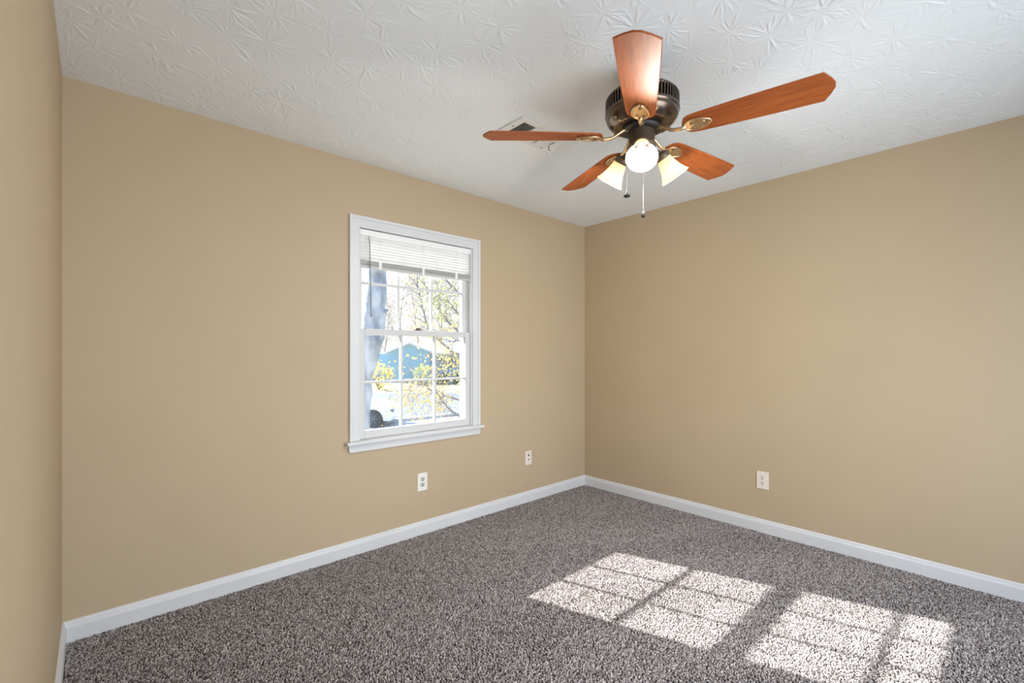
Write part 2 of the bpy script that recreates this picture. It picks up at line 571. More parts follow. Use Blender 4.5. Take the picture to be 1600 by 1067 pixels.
def build_fill_opening():  # invented frame and casing, out of view, around the fill lamp
    root = tag(empty('fill_opening', (0, 0, 0)), kind='structure')
    b = MB()
    x0, x1, z0, z1, y0, y1 = .2, 3.2, .06, 2.12, Y0 - .10, Y0 - .05
    b.box(x0, x0 + .05, y0, y1, z0, z1); b.box(x1 - .05, x1, y0, y1, z0, z1)
    b.box(x0, x1, y0, y1, z0, z0 + .05); b.box(x0, x1, y0, y1, z1 - .05, z1)
    b.build('fill_opening_frame', M['sash'], root)
    b = MB()
    b.box(x0 - .07, x1 + .07, Y0, Y0 + .016, z1, z1 + .07)
    b.box(x0 - .07, x0, Y0, Y0 + .016, z0, z1); b.box(x1, x1 + .07, Y0, Y0 + .016, z0, z1)
    b.build('fill_opening_casing', M['trim'], root)
build_fill_opening()

# ------------------------------------------------------------------ mini blind, raised
def build_blind():
    root = empty('window_blind', (1.66, Y1 + .025, 2.03))
    tag(root, 'white horizontal mini blind raised to the top of the window', 'blind')
    xa, xb = -.436, .440
    b = MB(); b.box(xa, xb, -.020, .018, -.042, -.004)
    b.build('headrail', M['blind'], root, .003)
    b = MB()
    z = -.052
    for k in range(8):                         # tilted nearly shut
        zc = z - k * .0185
        n = 5
        vs, fs = [], []
        for i in range(n):
            t = i / (n - 1)
            y = .006 - .025 * t * .42 + (-.002 * math.sin(math.pi * t))
            zz = zc - .0112 + .0224 * t
            for x in (xa + .006, xb - .006):
                vs += [(x, y, zz), (x, y + .0007, zz)]
        for i in range(n - 1):
            a = i * 4; c = a + 4
            fs += [(a, a + 2, c + 2, c), (a + 1, c + 1, c + 3, a + 3)]
        fs += [(0, 1, 3, 2), (n * 4 - 4, n * 4 - 2, n * 4 - 1, n * 4 - 3)]
        b.add(vs, fs, True)
    b.build('slats', M['slat'], root)
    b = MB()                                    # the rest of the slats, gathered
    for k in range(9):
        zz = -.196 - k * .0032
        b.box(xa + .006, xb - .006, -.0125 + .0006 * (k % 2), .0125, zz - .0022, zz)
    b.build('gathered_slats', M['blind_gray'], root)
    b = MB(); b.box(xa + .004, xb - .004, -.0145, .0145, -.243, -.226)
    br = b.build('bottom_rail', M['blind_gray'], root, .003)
    for x in (-.29, .03, .31):
        b = MB(); b.box(x - .010, x + .010, -.0165, -.0135, -.240, -.196)
        b.build('cord_clip', M['blind'], br, .001)
    for x in (-.29, .03, .31):
        b = MB(); b.tube([(x, -.0165, -.04), (x, -.0165, -.20)], .0008, 6)
        b.build('ladder_cord', M['blind'], root)
    b = MB()
    b.tube([(-.372, -.026, -.052), (-.370, -.030, -.10), (-.364, -.036, -.54)], .0032, 6, False)
    b.tube([(-.364, -.036, -.54), (-.3637, -.036, -.556)], .0045, 8)
    b.tube([(-.372, -.018, -.036), (-.372, -.026, -.044), (-.372, -.026, -.054)], .0016, 6)
    b.build('tilt_wand', M['wand'], root)
build_blind()

# ------------------------------------------------------------------ wall plates
def outlet(loc, rz, m, label, w=.077, h=.122):
    """duplex receptacle; local +Y points into the room"""
    root = empty('wall_outlet', loc, rz)
    tag(root, label, 'outlet', 'wall outlets')
    mt = Matrix(((1, 0, 0, 0), (0, 0, 1, 0), (0, 1, 0, 0), (0, 0, 0, 1)))
    def rr(w, h, r):
        p = []
        for cx, cz, a0 in ((w / 2 - r, h / 2 - r, 0), (-w / 2 + r, h / 2 - r, 90), (-w / 2 + r, -h / 2 + r, 180), (w / 2 - r, -h / 2 + r, 270)):
            for k in range(5):
                a = math.radians(a0 + k * 22.5)
                p.append((cx + r * math.cos(a), cz + r * math.sin(a)))
        return p
    b = MB(); b.prism(rr(w, h, .004), 0, .006, mt)
    b.build('cover_plate', m, root, .0025)
    for s in (1, -1):
        zc = s * .0195
        b = MB()
        o_ = []
        for k in range(28):
            a = 2 * math.pi * k / 28
            o_.append((.0172 * math.cos(a), zc + max(-.0135, min(.0135, .0172 * math.sin(a)))))
        b.prism(o_, .0058, .0082, mt)
        soc = b.build('socket', M['socket'] if m is M['plate'] else m, root)
        b = MB()
        b.box(-.0084, -.0050, .0080, .0085, zc + .000, zc + .0095)
        b.box(.0050, .0084, .0080, .0085, zc + .0015, zc + .0095)
        b.prism([(.0042 * math.cos(2 * math.pi * k / 12), zc - .0065 + .0042 * math.sin(2 * math.pi * k / 12)) for k in range(12)], .0080, .0085, mt)
        b.build('socket_slots', M['slot'], soc)
    b = MB(); b.prism([(.003 * math.cos(2 * math.pi * k / 12), .003 * math.sin(2 * math.pi * k / 12)) for k in range(12)], .0058, .0072, mt)
    b.build('screw', M['chain'], root)
    return root
outlet((1.674, Y1, .356), math.pi, M['plate'], 'white duplex wall outlet below the window')
outlet((X1, 1.190, .358), math.pi / 2, M['plate_almond'], 'cream duplex wall outlet on the right-hand wall')

def cable_plate():
    root = empty('cable_plate', (2.696, Y1, .364), math.pi)
    tag(root, 'small white phone and cable jack plate near the room corner', 'wall plate')
    mt = Matrix(((1, 0, 0, 0), (0, 0, 1, 0), (0, 1, 0, 0), (0, 0, 0, 1)))
    b = MB(); b.prism([(-.036, -.058), (.036, -.058), (.036, .058), (-.036, .058)], 0, .006, mt)
    b.build('cover_plate', M['plate_almond'], root, .002)
    b = MB()
    b.box(-.007, .007, .006, .0072, .014, .030)
    b.build('phone_jack', M['slot'], root)
    b = MB(); b.prism([(.0055 * math.cos(k * math.pi / 3), -.014 + .0055 * math.sin(k * math.pi / 3)) for k in range(6)], .006, .012, mt)
    b.build('coaxial_jack', M['brown_plastic'], root)
    for zc in (.044, -.042):
        b = MB(); b.prism([(.003 * math.cos(2 * math.pi * k / 12), zc + .003 * math.sin(2 * math.pi * k / 12)) for k in range(12)], .0058, .0072, mt)
        b.build('screw', M['brown_plastic'] if zc > 0 else M['chain'], root)
cable_plate()

# ------------------------------------------------------------------ ceiling register
def build_vent():
    root = empty('ceiling_vent', (1.762, 1.770, ZC))
    tag(root, 'white rectangular metal air vent with dark louvers on the ceiling', 'vent')
    hx, hy = .168, .100
    ix0, ix1, iy = -.124, .075, .066
    z1, z0 = -.002, -.009
    b = MB()
    b.box(-hx, ix0, -hy, hy, z0, z1); b.box(ix1, hx, -hy, hy, z0, z1)
    b.box(ix0, ix1, -hy, -iy, z0, z1); b.box(ix0, ix1, iy, hy, z0, z1)
    b.build('vent_frame', M['vent_white'], root, .0025)
    b = MB(); b.box(ix0 - .004, ix1 + .004, -iy - .004, iy + .004, -.0022, .012)
    b.build('duct_opening', M['vent_dark'], root)
    b = MB()
    n1 = 7
    for k in range(n1):                         # first bank: throws away from the window's far side, shows its gaps
        x = ix0 + .008 + k * .0112
        b.obox((x, -iy, -.0024), (-.0050, 0, -.0085), (0, 2 * iy, 0), (.0008, 0, .0006))
    b.box(ix0 + .083, ix0 + .088, -iy, iy, -.011, -.0024)
    for k in range(10):                         # second bank: tilted the other way
        x = ix0 + .089 + k * .0100
        b.obox((x, -iy, -.0024), (.0088, 0, -.0070), (0, 2 * iy, 0), (.0008, 0, .0006))
    b.build('louvers', M['vent_white'], root)
    b = MB()
    b.box(.150, .154, -.02, .016, -.014, -.009)
    b.tube([(.160, .030, -.010), (.178, .044, -.022), (.186, .044, -.026)], .0035, 8)
    b.build('damper_lever', M['wand'], root)
    for x, y in ((-.146, .0), (.146, .075)):
        b = MB(); b.lathe([(.0045, -.0105), (.0045, -.009)], 12, Matrix.Translation((x, y, 0)))
        b.build('screw', M['slot'], root)
build_vent()

# ------------------------------------------------------------------ ceiling fan
def build_fan():
    FX, FY = 1.694, 1.055
    root = empty('ceiling_fan', (FX, FY, ZC))
    tag(root, 'five-blade cherry wood ceiling fan with bronze motor and three lit shades', 'ceiling fan')
    # everything below hangs from the ceiling at z = 0
    b = MB(); b.lathe([(.070, -.001), (.070, -.02), (.062, -.045), (.040, -.062), (.026, -.066)], 40)
    b.lathe([(.022, -.06), (.022, -.135)], 24)
    b.build('canopy', M['bronze'], root)
    b = MB()
    b.lathe([(.03, -.112), (.105, -.114), (.138, -.124), (.147, -.134), (.147, -.140), (.138, -.142)], 64, cap=False)   # lid
    b.lathe([(.138, -.186), (.149, -.187), (.1515, -.194), (.149, -.200), (.146, -.204), (.146, -.210), (.142, -.222),
             (.128, -.238), (.112, -.247), (.110, -.249), (.104, -.250), (.086, -.252), (.060, -.252)], 64, cap=False)
    mh = b.build('motor_housing', M['bronze'], root)
    b = MB(); b.lathe([(.136, -.138), (.136, -.190)], 64, cap=False)
    b.build('motor_core', M['black'], mh)
    b = MB()
    for k in range(64):
        a = 2 * math.pi * k / 64
        r_, t_ = Vector((math.cos(a), math.sin(a), 0)), Vector((-math.sin(a), math.cos(a), 0))
        b.obox(r_ * .137 - t_ * .0026 + Vector((0, 0, -.188)), r_ * .012, t_ * .0052, (0, 0, .050))
    b.build('vent_fins', M['bronze'], mh)
    for k in range(10):                         # ornament round the bowl: pairs of slots and pairs of studs
        a = 2 * math.pi * (k + .5) / 10
        r_, t_ = Vector((math.cos(a), math.sin(a), 0)), Vector((-math.sin(a), math.cos(a), 0))
        nrm = (r_ * .62 + Vector((0, 0, -.78))).normalized()
        up = t_.cross(nrm).normalized()
        c = r_ * .1245 + Vector((0, 0, -.2405))
        if k % 2:
            for s in (-1, 1):
                b = MB(); b.obox(c + t_ * (s * .008 - .0032) - up * .007 - nrm * .002, t_ * .0064, up * .014, nrm * .0032)
                b.build('cooling_slot', M['black'], mh)
        else:
            q = Matrix.Translation(c - nrm * .001) @ Vector((0, 0, 1)).rotation_difference(nrm).to_matrix().to_4x4()
            for s in (-1, 1):
                b = MB(); b.lathe([(.0062, 0), (.0062, .003), (.0042, .0035), (.0042, .002), (0, .002)], 14, q @ Matrix.Translation((s * .011, 0, 0)))
                b.build('trim_stud', M['brass'], mh)
    b = MB(); b.lathe([(.080, -.250), (.080, -.266), (.074, -.270), (.05, -.270)], 48)
    b.build('flywheel', M['black'], root)
    b = MB(); b.lathe([(.050, -.266), (.053, -.272), (.053, -.322), (.058, -.326), (.058, -.334), (.050, -.340), (.036, -.346)], 48)
    b.build('switch_housing', M['brown_plastic'], root)
    # blades
    def blade_outline():
        up = [(.168, .022), (.176, .040), (.190, .0505), (.215, .0555), (.300, .060), (.420, .0655), (.560, .0700), (.632, .0715)]
        p = [(r, w) for r, w in up]
        p += [(.652, .040), (.664, .012), (.664, -.012), (.652, -.040)]
        p += [(r, -w) for r, w in reversed(up)]
        p += [(.165, -.010), (.165, .010)]
        return p
    pitch = math.radians(12)
    for k in range(5):
        ang = math.radians(-5.2 + 72 * k)
        base = Matrix.Rotation(ang, 4, 'Z')
        pm = base @ Matrix.Translation((0, 0, -.291)) @ Matrix.Rotation(-pitch, 4, 'X')
        if k == 0:
            b = MB(); b.prism(blade_outline(), -.003, .003)
            proto = b.build('fan_blade', M['blade'], root, .0022)
            proto.matrix_local = pm
            b = MB()                            # iron: oval ring under the blade, curved arm to the flywheel
            ring = []
            n = 28
            for i in range(n):
                a = 2 * math.pi * i / n
                ring.append((.222 + .050 * math.cos(a), .030 * math.sin(a) * (1 - .25 * math.cos(a))))
            b.prism(ring, -.0075, -.003)
            b.tube([(x, y, -.0075) for x, y in ring] + [(*ring[0], -.0075)], .0042, 8)
            b.prism([(.222 + .030 * math.cos(2 * math.pi * i / 20), .012 * math.sin(2 * math.pi * i / 20)) for i in range(20)], -.0105, -.0075)
            b.tube([(.180, 0, -.008), (.155, 0, -.011), (.125, 0, -.006), (.100, 0, .010), (.078, 0, .026), (.060, 0, .030)],
                   [.0085, .0075, .0068, .0072, .009, .010], 10)
            arm = b.build('blade_arm', M['brass'], proto)
            parts = [arm]
            for x, y in ((.200, .012), (.200, -.012), (.250, 0)):
                b = MB(); b.lathe([(0, -.013), (.0036, -.012), (.0042, -.0075)], 10, Matrix.Translation((x, y, 0)), cap=False)
                parts.append(b.build('blade_screw', M['bronze'], proto))
        else:
            c = proto.copy(); col.objects.link(c); c.parent = root; c.matrix_local = pm
            for ch in parts:
                d = ch.copy(); col.objects.link(d); d.parent = c
    # light kit: camera-side shade first
    b = MB(); b.lathe([(.036, -.340), (.044, -.350), (.044, -.372), (.034, -.384), (.014, -.392), (0, -.394)], 40, cap=False)
    b.build('light_fitter', M['brown_plastic'], root)
    cam_dir = math.atan2(-FY, -FX)
    for k in range(3):
        a = cam_dir + 2 * math.pi * k / 3
        r_ = Vector((math.cos(a), math.sin(a), 0))
        tilt = math.radians(38)
        axis = (r_ * math.sin(tilt) + Vector((0, 0, -math.cos(tilt)))).normalized()
        p0 = r_ * .040 + Vector((0, 0, -.352))
        p1 = r_ * .078 + Vector((0, 0, -.345))
        neck = r_ * .092 + Vector((0, 0, -.356))
        q = Matrix.Translation(neck) @ Vector((0, 0, 1)).rotation_difference(axis).to_matrix().to_4x4()
        b = MB()
        b.tube([p0, p1, neck - axis * .004], [.009, .009, .011], 12)
        b.lathe([(.012, -.010), (.027, -.006), (.0305, .002), (.0305, .018), (.027, .020)], 28, q)
        b.build('lamp_socket', M['brown_plastic'], root)
        b = MB()
        prof = [(.0275, .010), (.0290, .021), (.0325, .039), (.0370, .057), (.0430, .075), (.0515, .093), (.0600, .107), (.0620, .110)]
        b.lathe(prof, 40, q, cap=False)
        b.lathe([(r - .0022, z + .0004) for r, z in reversed(prof)], 40, q, cap=False)
        sh = b.build('lamp_shade', M['shade'], root)
        b = MB()
        b.lathe([(.0115, .012), (.0120, .034), (.0160, .044), (.0230, .057), (.0255, .068), (.0230, .081), (.0140, .090), (0, .093)], 24, q, cap=False)
        b.build('bulb', M['bulb'], sh)
        d = bpy.data.lights.new('fan_bulb_light', 'POINT')
        d.energy = 15.0; d.color = (1.0, .94, .86); d.shadow_soft_size = .03
        lo = bpy.data.objects.new('fan_bulb_light', d); col.objects.link(lo)
        lo.location = Vector((FX, FY, ZC)) + q @ Vector((0, 0, .100))
    # pull chains
    Rv = Vector((CA, -SA, 0)); Fv = Vector((SA, CA, 0))
    for (ox, oz_, zend, flat) in ((-.057, .02, -.530, True), (-.008, -.05, -.630, False)):
        p = Rv * ox + Fv * oz_
        b = MB()
        b.tube([p + Vector((0, 0, -.330)), p + Vector((0, 0, zend + .012))], .0012, 6)
        z = -.345
        while z > zend + .014:
            b.sphere(p + Vector((0, 0, z)), .0019, 6)
            z -= .0062
        ch = b.build('pull_chain', M['chain'], root)
        b = MB()
        if flat:
            b.lathe([(0, .006), (.008, .0055), (.0135, .003), (.0145, 0), (.0125, -.004), (.006, -.006), (0, -.006)], 24, Matrix.Translation(p + Vector((0, 0, zend))), cap=False)
            b.lathe([(.0025, .004), (.0025, .014)], 10, Matrix.Translation(p + Vector((0, 0, zend))))
        else:
            b.lathe([(.002, .015), (.004, .012), (.0075, .004), (.0085, -.004), (.0065, -.011), (0, -.013)], 18, Matrix.Translation(p + Vector((0, 0, zend))), cap=False)
        b.build('chain_fob', M['black'], ch)
build_fan()
# ------------------------------------------------------------------ the yard and street outside
GZ = -1.64
R3, F3 = Vector((CA, -SA, 0)), Vector((SA, CA, 0))

M['grass'] = add_noise(mat('dry_leafy_lawn', (.4, .33, .2), .9, 0, .1), (.30, .27, .13), (.52, .40, .27), .9, 8, .5, 6, dist=.05)
M['asphalt'] = add_noise(mat('pale_asphalt', (.36, .37, .4), .85, 0, .2), (.12, .135, .16), (.18, .195, .22), 2, 6)
M['concrete'] = add_noise(mat('pale_concrete', (.6, .58, .54), .85, 0, .2), (.55, .53, .50), (.66, .64, .60), 2, 6)
M['bark'] = add_noise(mat('sky_tinted_bark', (.3, .3, .3), .9, 0, .1), (.20, .24, .30), (.48, .54, .62), 7, 8, .8, 16, stretch=(1, 1, .35), dist=.03)  # cool blue of sky-lit shade is mixed into the grey
M['twig'] = mat('grey_brown_twig', (.27, .26, .26), .9, 0, .1)
M['twig_pale'] = mat('pale_pinkish_twig', (.42, .36, .34), .9, 0, .1)
M['siding'] = mat('pale_blue_siding', (.28, .50, .66), .7)
M['roof'] = add_noise(mat('pale_grey_shingle', (.55, .56, .58), .8), (.48, .50, .54), (.62, .63, .65), 5, 6)
M['white_paint'] = mat('white_house_trim', (.82, .82, .82), .5)
M['dark_glass'] = mat('dark_window_pane', (.03, .05, .07), .1)
M['shutter'] = mat('slate_blue_shutter', (.05, .10, .17), .6)
M['car_paint'] = mat('white_car_paint', (.85, .85, .84), .25)
M['tyre'] = mat('black_tyre_rubber', (.02, .022, .026), .8)
M['alloy'] = mat('grey_alloy', (.13, .14, .16), .4, .5)
M['stone'] = add_noise(mat('pale_stone', (.7, .7, .68), .8), (.6, .6, .58), (.8, .8, .78), 4)

def leaf_material(name, c1, c2):
    m = bpy.data.materials.new(name)
    m.use_nodes = True
    n, l = m.node_tree.nodes, m.node_tree.links
    n.clear()
    out = n.new('ShaderNodeOutputMaterial')
    g = n.new('ShaderNodeNewGeometry')
    r = n.new('ShaderNodeValToRGB')
    r.color_ramp.elements[0].color = (*c1, 1); r.color_ramp.elements[1].color = (*c2, 1)
    l.new(g.outputs['Random Per Island'], r.inputs[0])
    mix = n.new('ShaderNodeMixShader'); mix.inputs[0].default_value = .5
    d, t = n.new('ShaderNodeBsdfDiffuse'), n.new('ShaderNodeBsdfTranslucent')
    l.new(r.outputs['Color'], d.inputs[0]); l.new(r.outputs['Color'], t.inputs[0])
    l.new(d.outputs[0], mix.inputs[1]); l.new(t.outputs[0], mix.inputs[2]); l.new(mix.outputs[0], out.inputs[0])
    return m
M['leaf_yellow'] = leaf_material('yellow_leaf', (.62, .52, .16), (.80, .62, .14))
M['leaf_orange'] = leaf_material('orange_yellow_leaf', (.72, .40, .10), (.80, .62, .16))
M['leaf_green'] = leaf_material('yellow_green_leaf', (.30, .38, .16), (.66, .60, .20))
M['leaf_hedge'] = leaf_material('dark_hedge_leaf', (.06, .12, .10), (.14, .20, .12))

def slab(name, pts, z0, z1, m, kind='structure'):
    b = MB()
    n = len(pts)
    vs = [(p[0], p[1], z0) for p in pts] + [(p[0], p[1], z1) for p in pts]
    b.add(vs, [tuple(reversed(range(n))), tuple(range(n, 2 * n))] + [(k, (k + 1) % n, n + (k + 1) % n, n + k) for k in range(n)])
    o = b.build(name, m)
    return tag(o, kind=kind)
def rf(r, f):
    p = R3 * r + F3 * f
    return (p.x, p.y)
slab('ground', [rf(40, 1.0), rf(40, 150), rf(-90, 150), rf(-90, 30), (-40, 3.2), (3.8, 3.2)], GZ - .5, GZ, M['grass'])
slab('street', [rf(40, 20.5), rf(40, 33), rf(-60, 33), rf(-60, 20.5)], GZ - .1, GZ + .02, M['asphalt'])
slab('driveway', [rf(-4.9, 9), rf(5.5, 13), rf(5.5, 20.6), rf(-10, 20.6), rf(-10, 9)], GZ - .1, GZ + .03, M['concrete'])
b = MB()
p0, p1 = at(600, 664, 18.5), at(760, 636, 22)
p0.z = p1.z = GZ + .03
d_ = (p1 - p0)
b.obox(p0, d_, Vector((-d_.y, d_.x, 0)).normalized() * .18, (0, 0, .12))
tag(b.build('street_curb', M['concrete']), kind='structure')

def leaf_quads(mb, c, size, r):
    d = Vector((r.gauss(0, 1), r.gauss(0, 1), r.gauss(0, 1) - .5)).normalized()
    u_ = d.cross(Vector((r.gauss(0, 1), r.gauss(0, 1), r.gauss(0, 1)))).normalized()
    s = size * r.uniform(.6, 1.2)
    nrm = d.cross(u_)
    p = [c, c + d * s * .5 + u_ * s * .32 + nrm * s * .08, c + d * s, c + d * s * .5 - u_ * s * .32 + nrm * s * .08]
    mb.add(p, [(0, 1, 2), (0, 2, 3)])

def wiggle(pts, n, amp, r):
    """finer polyline through pts (Catmull-Rom), slightly kinked"""
    out = []
    P = [pts[0]] + list(pts) + [pts[-1]]
    for i in range(1, len(P) - 2):
        for k in range(n):
            t = k / n
            a, b_, c, d = P[i - 1], P[i], P[i + 1], P[i + 2]
            q = 0.5 * ((2 * b_) + (c - a) * t + (2 * a - 5 * b_ + 4 * c - d) * t * t + (3 * b_ - a - 3 * c + d) * t ** 3)
            out.append(q + Vector((r.gauss(0, amp), r.gauss(0, amp), r.gauss(0, amp))))
    out.append(P[-1])
    return out

LEAFY = 0.16
def sprout(wood, leaves, p, d, length, rad, depth, r, leafsize, leafprob, droop=0.0, spread=.7):
    """a twig with side twigs and leaves"""
    n = 4
    pts, q, dd = [p], p, d.normalized()
    for i in range(n):
        dd = (dd + Vector((r.gauss(0, .16), r.gauss(0, .16), r.gauss(0, .16) - droop))).normalized()
        q = q + dd * (length / n)
        pts.append(q)
    wood.tube(pts, [rad * (1 - .75 * i / n) for i in range(n + 1)], 4 if rad < .02 else 6)
    if leaves is not None:
        for i in range(1, n + 1):
            if depth <= 1:
                for _ in range(2):
                    if r.random() < leafprob * LEAFY:
                        leaf_quads(leaves, pts[i] + Vector((r.gauss(0, .03), r.gauss(0, .03), r.gauss(0, .03))), leafsize, r)
    if depth > 0:
        for k in range(r.randint(2, 4)):
            i = r.randint(1, n)
            dn = (pts[i] - pts[i - 1]).normalized()
            side = Vector((r.gauss(0, 1), r.gauss(0, 1), r.gauss(0, 1)))
            side = (side - dn * side.dot(dn)).normalized()
            sprout(wood, leaves, pts[i], dn + side * spread, length * r.uniform(.45, .75), rad * .5, depth - 1, r, leafsize, leafprob, droop, spread)

# the big trunk close to the window
def big_tree():
    r = random.Random(5)
    base = at(556, 700, 7.0); base.z = GZ
    root = empty('shade_tree', base)
    tag(root, 'big grey tree trunk close outside the left side of the window', 'tree')
    L = lambda p: p - base
    b = MB()
    p = [base, at(563, 700, 7), at(566, 645, 7), at(569, 600, 7), at(576, 560, 7), at(582, 525, 7), at(583, 500, 7), at(587, 470, 7), at(588, 440, 7), at(589, 410, 7), at(592, 330, 7), at(594, 240, 7.1)]
    rad = [.26, .15, .118, .115, .135, .178, .172, .160, .150, .145, .13, .11]
    fine = wiggle([L(q) for q in p], 4, .006, r)
    rr = []
    for i in range(len(rad) - 1):
        for k in range(4): rr.append(rad[i] + (rad[i + 1] - rad[i]) * k / 4)
    rr.append(rad[-1])
    b.tube(fine, rr, 18)
    b.build('trunk', M['bark'], root)
    b = MB()
    b.tube([L(at(592, 492, 7)), L(at(600, 487, 6.95)), L(at(606, 484.5, 6.93))], [.075, .045, .016], 10)
    b.build('branch_stub', M['bark'], root)
    b = MB()
    b.tube(wiggle([L(at(594, 240, 7.1)), L(at(560, 150, 7.4)), L(at(520, 40, 7.8))], 4, .01, r), [.10 - .008 * i for i in range(9)], 10)
    b.tube(wiggle([L(at(594, 242, 7.1)), L(at(640, 150, 7.2)), L(at(700, 30, 7.4))], 4, .01, r), [.09 - .007 * i for i in range(9)], 10)
    b.build('limb', M['bark'], root)
big_tree()

# the yellow-leaved tree whose boughs cross the window from the right
def leafy_tree():
    r = random.Random(21)
    base = at(800, 700, 9.0); base.z = GZ
    root = empty('autumn_tree', base)
    tag(root, 'near tree with yellow leaves whose boughs cross the right panes of the window', 'tree')
    L = lambda p: p - base
    b = MB()
    b.tube(wiggle([L(base), L(at(798, 640, 9)), L(at(792, 500, 9)), L(at(800, 380, 9.1)), L(at(790, 250, 9.2))], 5, .01, r), [.20 - .006 * i for i in range(21)], 14)
    b.build('trunk', M['bark'], root)
    bough_specs = [
        ([at(795, 620, 9), at(740, 650, 8.7), at(712, 648, 8.5), at(695, 632, 8.4), at(682, 615, 8.3), at(664, 602, 8.2), at(650, 598, 8.1)], .026, 'leaf_orange', .55, .30),
        ([at(794, 590, 9), at(735, 622, 8.9), at(706, 621, 8.8), at(688, 612, 8.7), at(672, 603, 8.6)], .026, 'leaf_orange', .65, .25),
        ([at(793, 520, 9), at(740, 548, 8.9), at(712, 556, 8.8), at(695, 560, 8.7), at(682, 566, 8.6)], .022, 'leaf_yellow', .6, .15),
        ([at(792, 480, 9), at(730, 530, 9.2), at(712, 515, 9.3), at(694, 494, 9.3), at(676, 468, 9.3), at(662, 440, 9.4)], .034, 'leaf_green', .6, .02),
        ([at(794, 440, 9), at(745, 470, 9.2), at(722, 462, 9.3), at(706, 448, 9.4), at(690, 425, 9.5), at(680, 390, 9.6)], .032, 'leaf_green', .7, 0),
        ([at(793, 560, 9), at(720, 556, 9.4), at(682, 528, 9.5), at(668, 505, 9.6), at(658, 470, 9.7), at(652, 435, 9.8), at(647, 390, 9.9)], .036, 'leaf_yellow', .16, -.02),
        ([at(792, 470, 9), at(738, 500, 8.8), at(715, 488, 8.7), at(700, 470, 8.7)], .03, 'leaf_green', .75, .02),
        ([at(793, 500, 9), at(735, 528, 8.7), at(715, 532, 8.6), at(700, 535, 8.5)], .025, 'leaf_yellow', .75, .08),
    ]
    for pts, rad, lm, lp, droop in bough_specs:
        wood, leaves = MB(), MB()
        fine = wiggle([L(p) for p in pts], 4, .012, r)
        n = len(fine)
        wood.tube(fine, [rad * (1 - .78 * i / n) for i in range(n)], 7)
        for i in range(5, n):
            for _ in range(2):
                dn = (fine[i] - fine[i - 1]).normalized()
                side = Vector((r.gauss(0, 1), r.gauss(0, 1), r.gauss(0, 1)))
                side = (side - dn * side.dot(dn)).normalized()
                sprout(wood, leaves, fine[i], dn * .8 + side * .8, r.uniform(.25, .65), rad * .22, 2, r, .058, lp, droop)
        bo = wood.build('bough', M['twig'], root)
        tag(leaves.build('leaves', M[lm], bo), kind='stuff')
leafy_tree()

# bare trees beyond
def bare_tree(u, Z, height, seed, label, m='twig', rad=.12, lean=0.0):
    r = random.Random(seed)
    base = at(u, 600, Z); base.z = GZ
    root = empty('bare_tree', base)
    tag(root, label, 'tree', 'bare trees along the street')
    trunk, crown = MB(), MB()
    pts = [Vector((0, 0, 0))]
    d = Vector((lean, 0, 1)).normalized()
    n = 8
    for i in range(n):
        d = (d + Vector((r.gauss(0, .06), r.gauss(0, .06), .04))).normalized()
        pts.append(pts[-1] + d * height * .8 / n)
    trunk.tube(pts, [rad * (1 - .8 * i / n) for i in range(n + 1)], 8)
    trunk.build('trunk', M[m], root)
    for i in range(2, n + 1):
        for k in range(3):
            a = r.uniform(0, 6.28)
            dd = Vector((math.cos(a), math.sin(a), r.uniform(.5, 1.3)))
            sprout(crown, None, pts[i], dd, height * r.uniform(.16, .30), rad * .32, 3, r, 0, 0, -.06, .6)
    crown.build('branches', M[m], root)
bare_tree(600, 60, 11.0, 34, 'pale bare tree behind the left slope of the blue gable', 'twig_pale', .16)
bare_tree(628, 76, 17.0, 32, 'tall grey bare tree rising left of the gable peak', 'twig', .16, lean=.05)
bare_tree(655, 94, 21.0, 35, 'pale bare tree rising right of the gable peak', 'twig_pale', .2)
bare_tree(690, 70, 16.0, 33, 'tall grey bare tree behind the long house roof', 'twig', .15)
bare_tree(716, 122, 26.0, 36, 'pale bare tree behind the right end of the house roof', 'twig_pale', .2)

# shrubs
def shrub(name, u, v, Z, rx, rz, m, label, seed, count=420, size=.22):
    r = random.Random(seed)
    base = at(u, v, Z); base.z = GZ
    root = empty(name, base)
    tag(root, label, 'shrub')
    stems, leaves = MB(), MB()
    for k in range(16):
        a = r.uniform(0, 6.28)
        stems.tube([(0, 0, 0), (rx * .4 * math.cos(a), rx * .4 * math.sin(a), rz * .8), (rx * .8 * math.cos(a), rx * .8 * math.sin(a), rz * r.uniform(1, 1.7))], [.03, .02, .008], 5)
    for k in range(count):
        dv = Vector((r.gauss(0, 1), r.gauss(0, 1), r.gauss(0, 1))).normalized() * r.uniform(.55, 1) 
        leaf_quads(leaves, Vector((dv.x * rx, dv.y * rx, rz + dv.z * rz)), size, r)
    stems.build('stems', M['twig'], root)
    tag(leaves.build('leaves', m, root), kind='stuff')
shrub('yellow_shrub', 592, 600, 36, 1.25, 1.15, M['leaf_yellow'], 'yellow leafed shrub beside the big trunk, left of the blue house', 51)
shrub('green_shrub', 657, 600, 41, .75, .95, M['leaf_green'], 'yellow green shrub against the blue gable wall', 52, 260, .2)
shrub('hedge', 692, 600, 42, .62, .5, M['leaf_hedge'], 'dark low hedge below the left shuttered window', 53, 400, .2)
shrub('hedge', 717, 600, 42, .62, .55, M['leaf_hedge'], 'dark low hedge below the right shuttered window', 54, 400, .2)

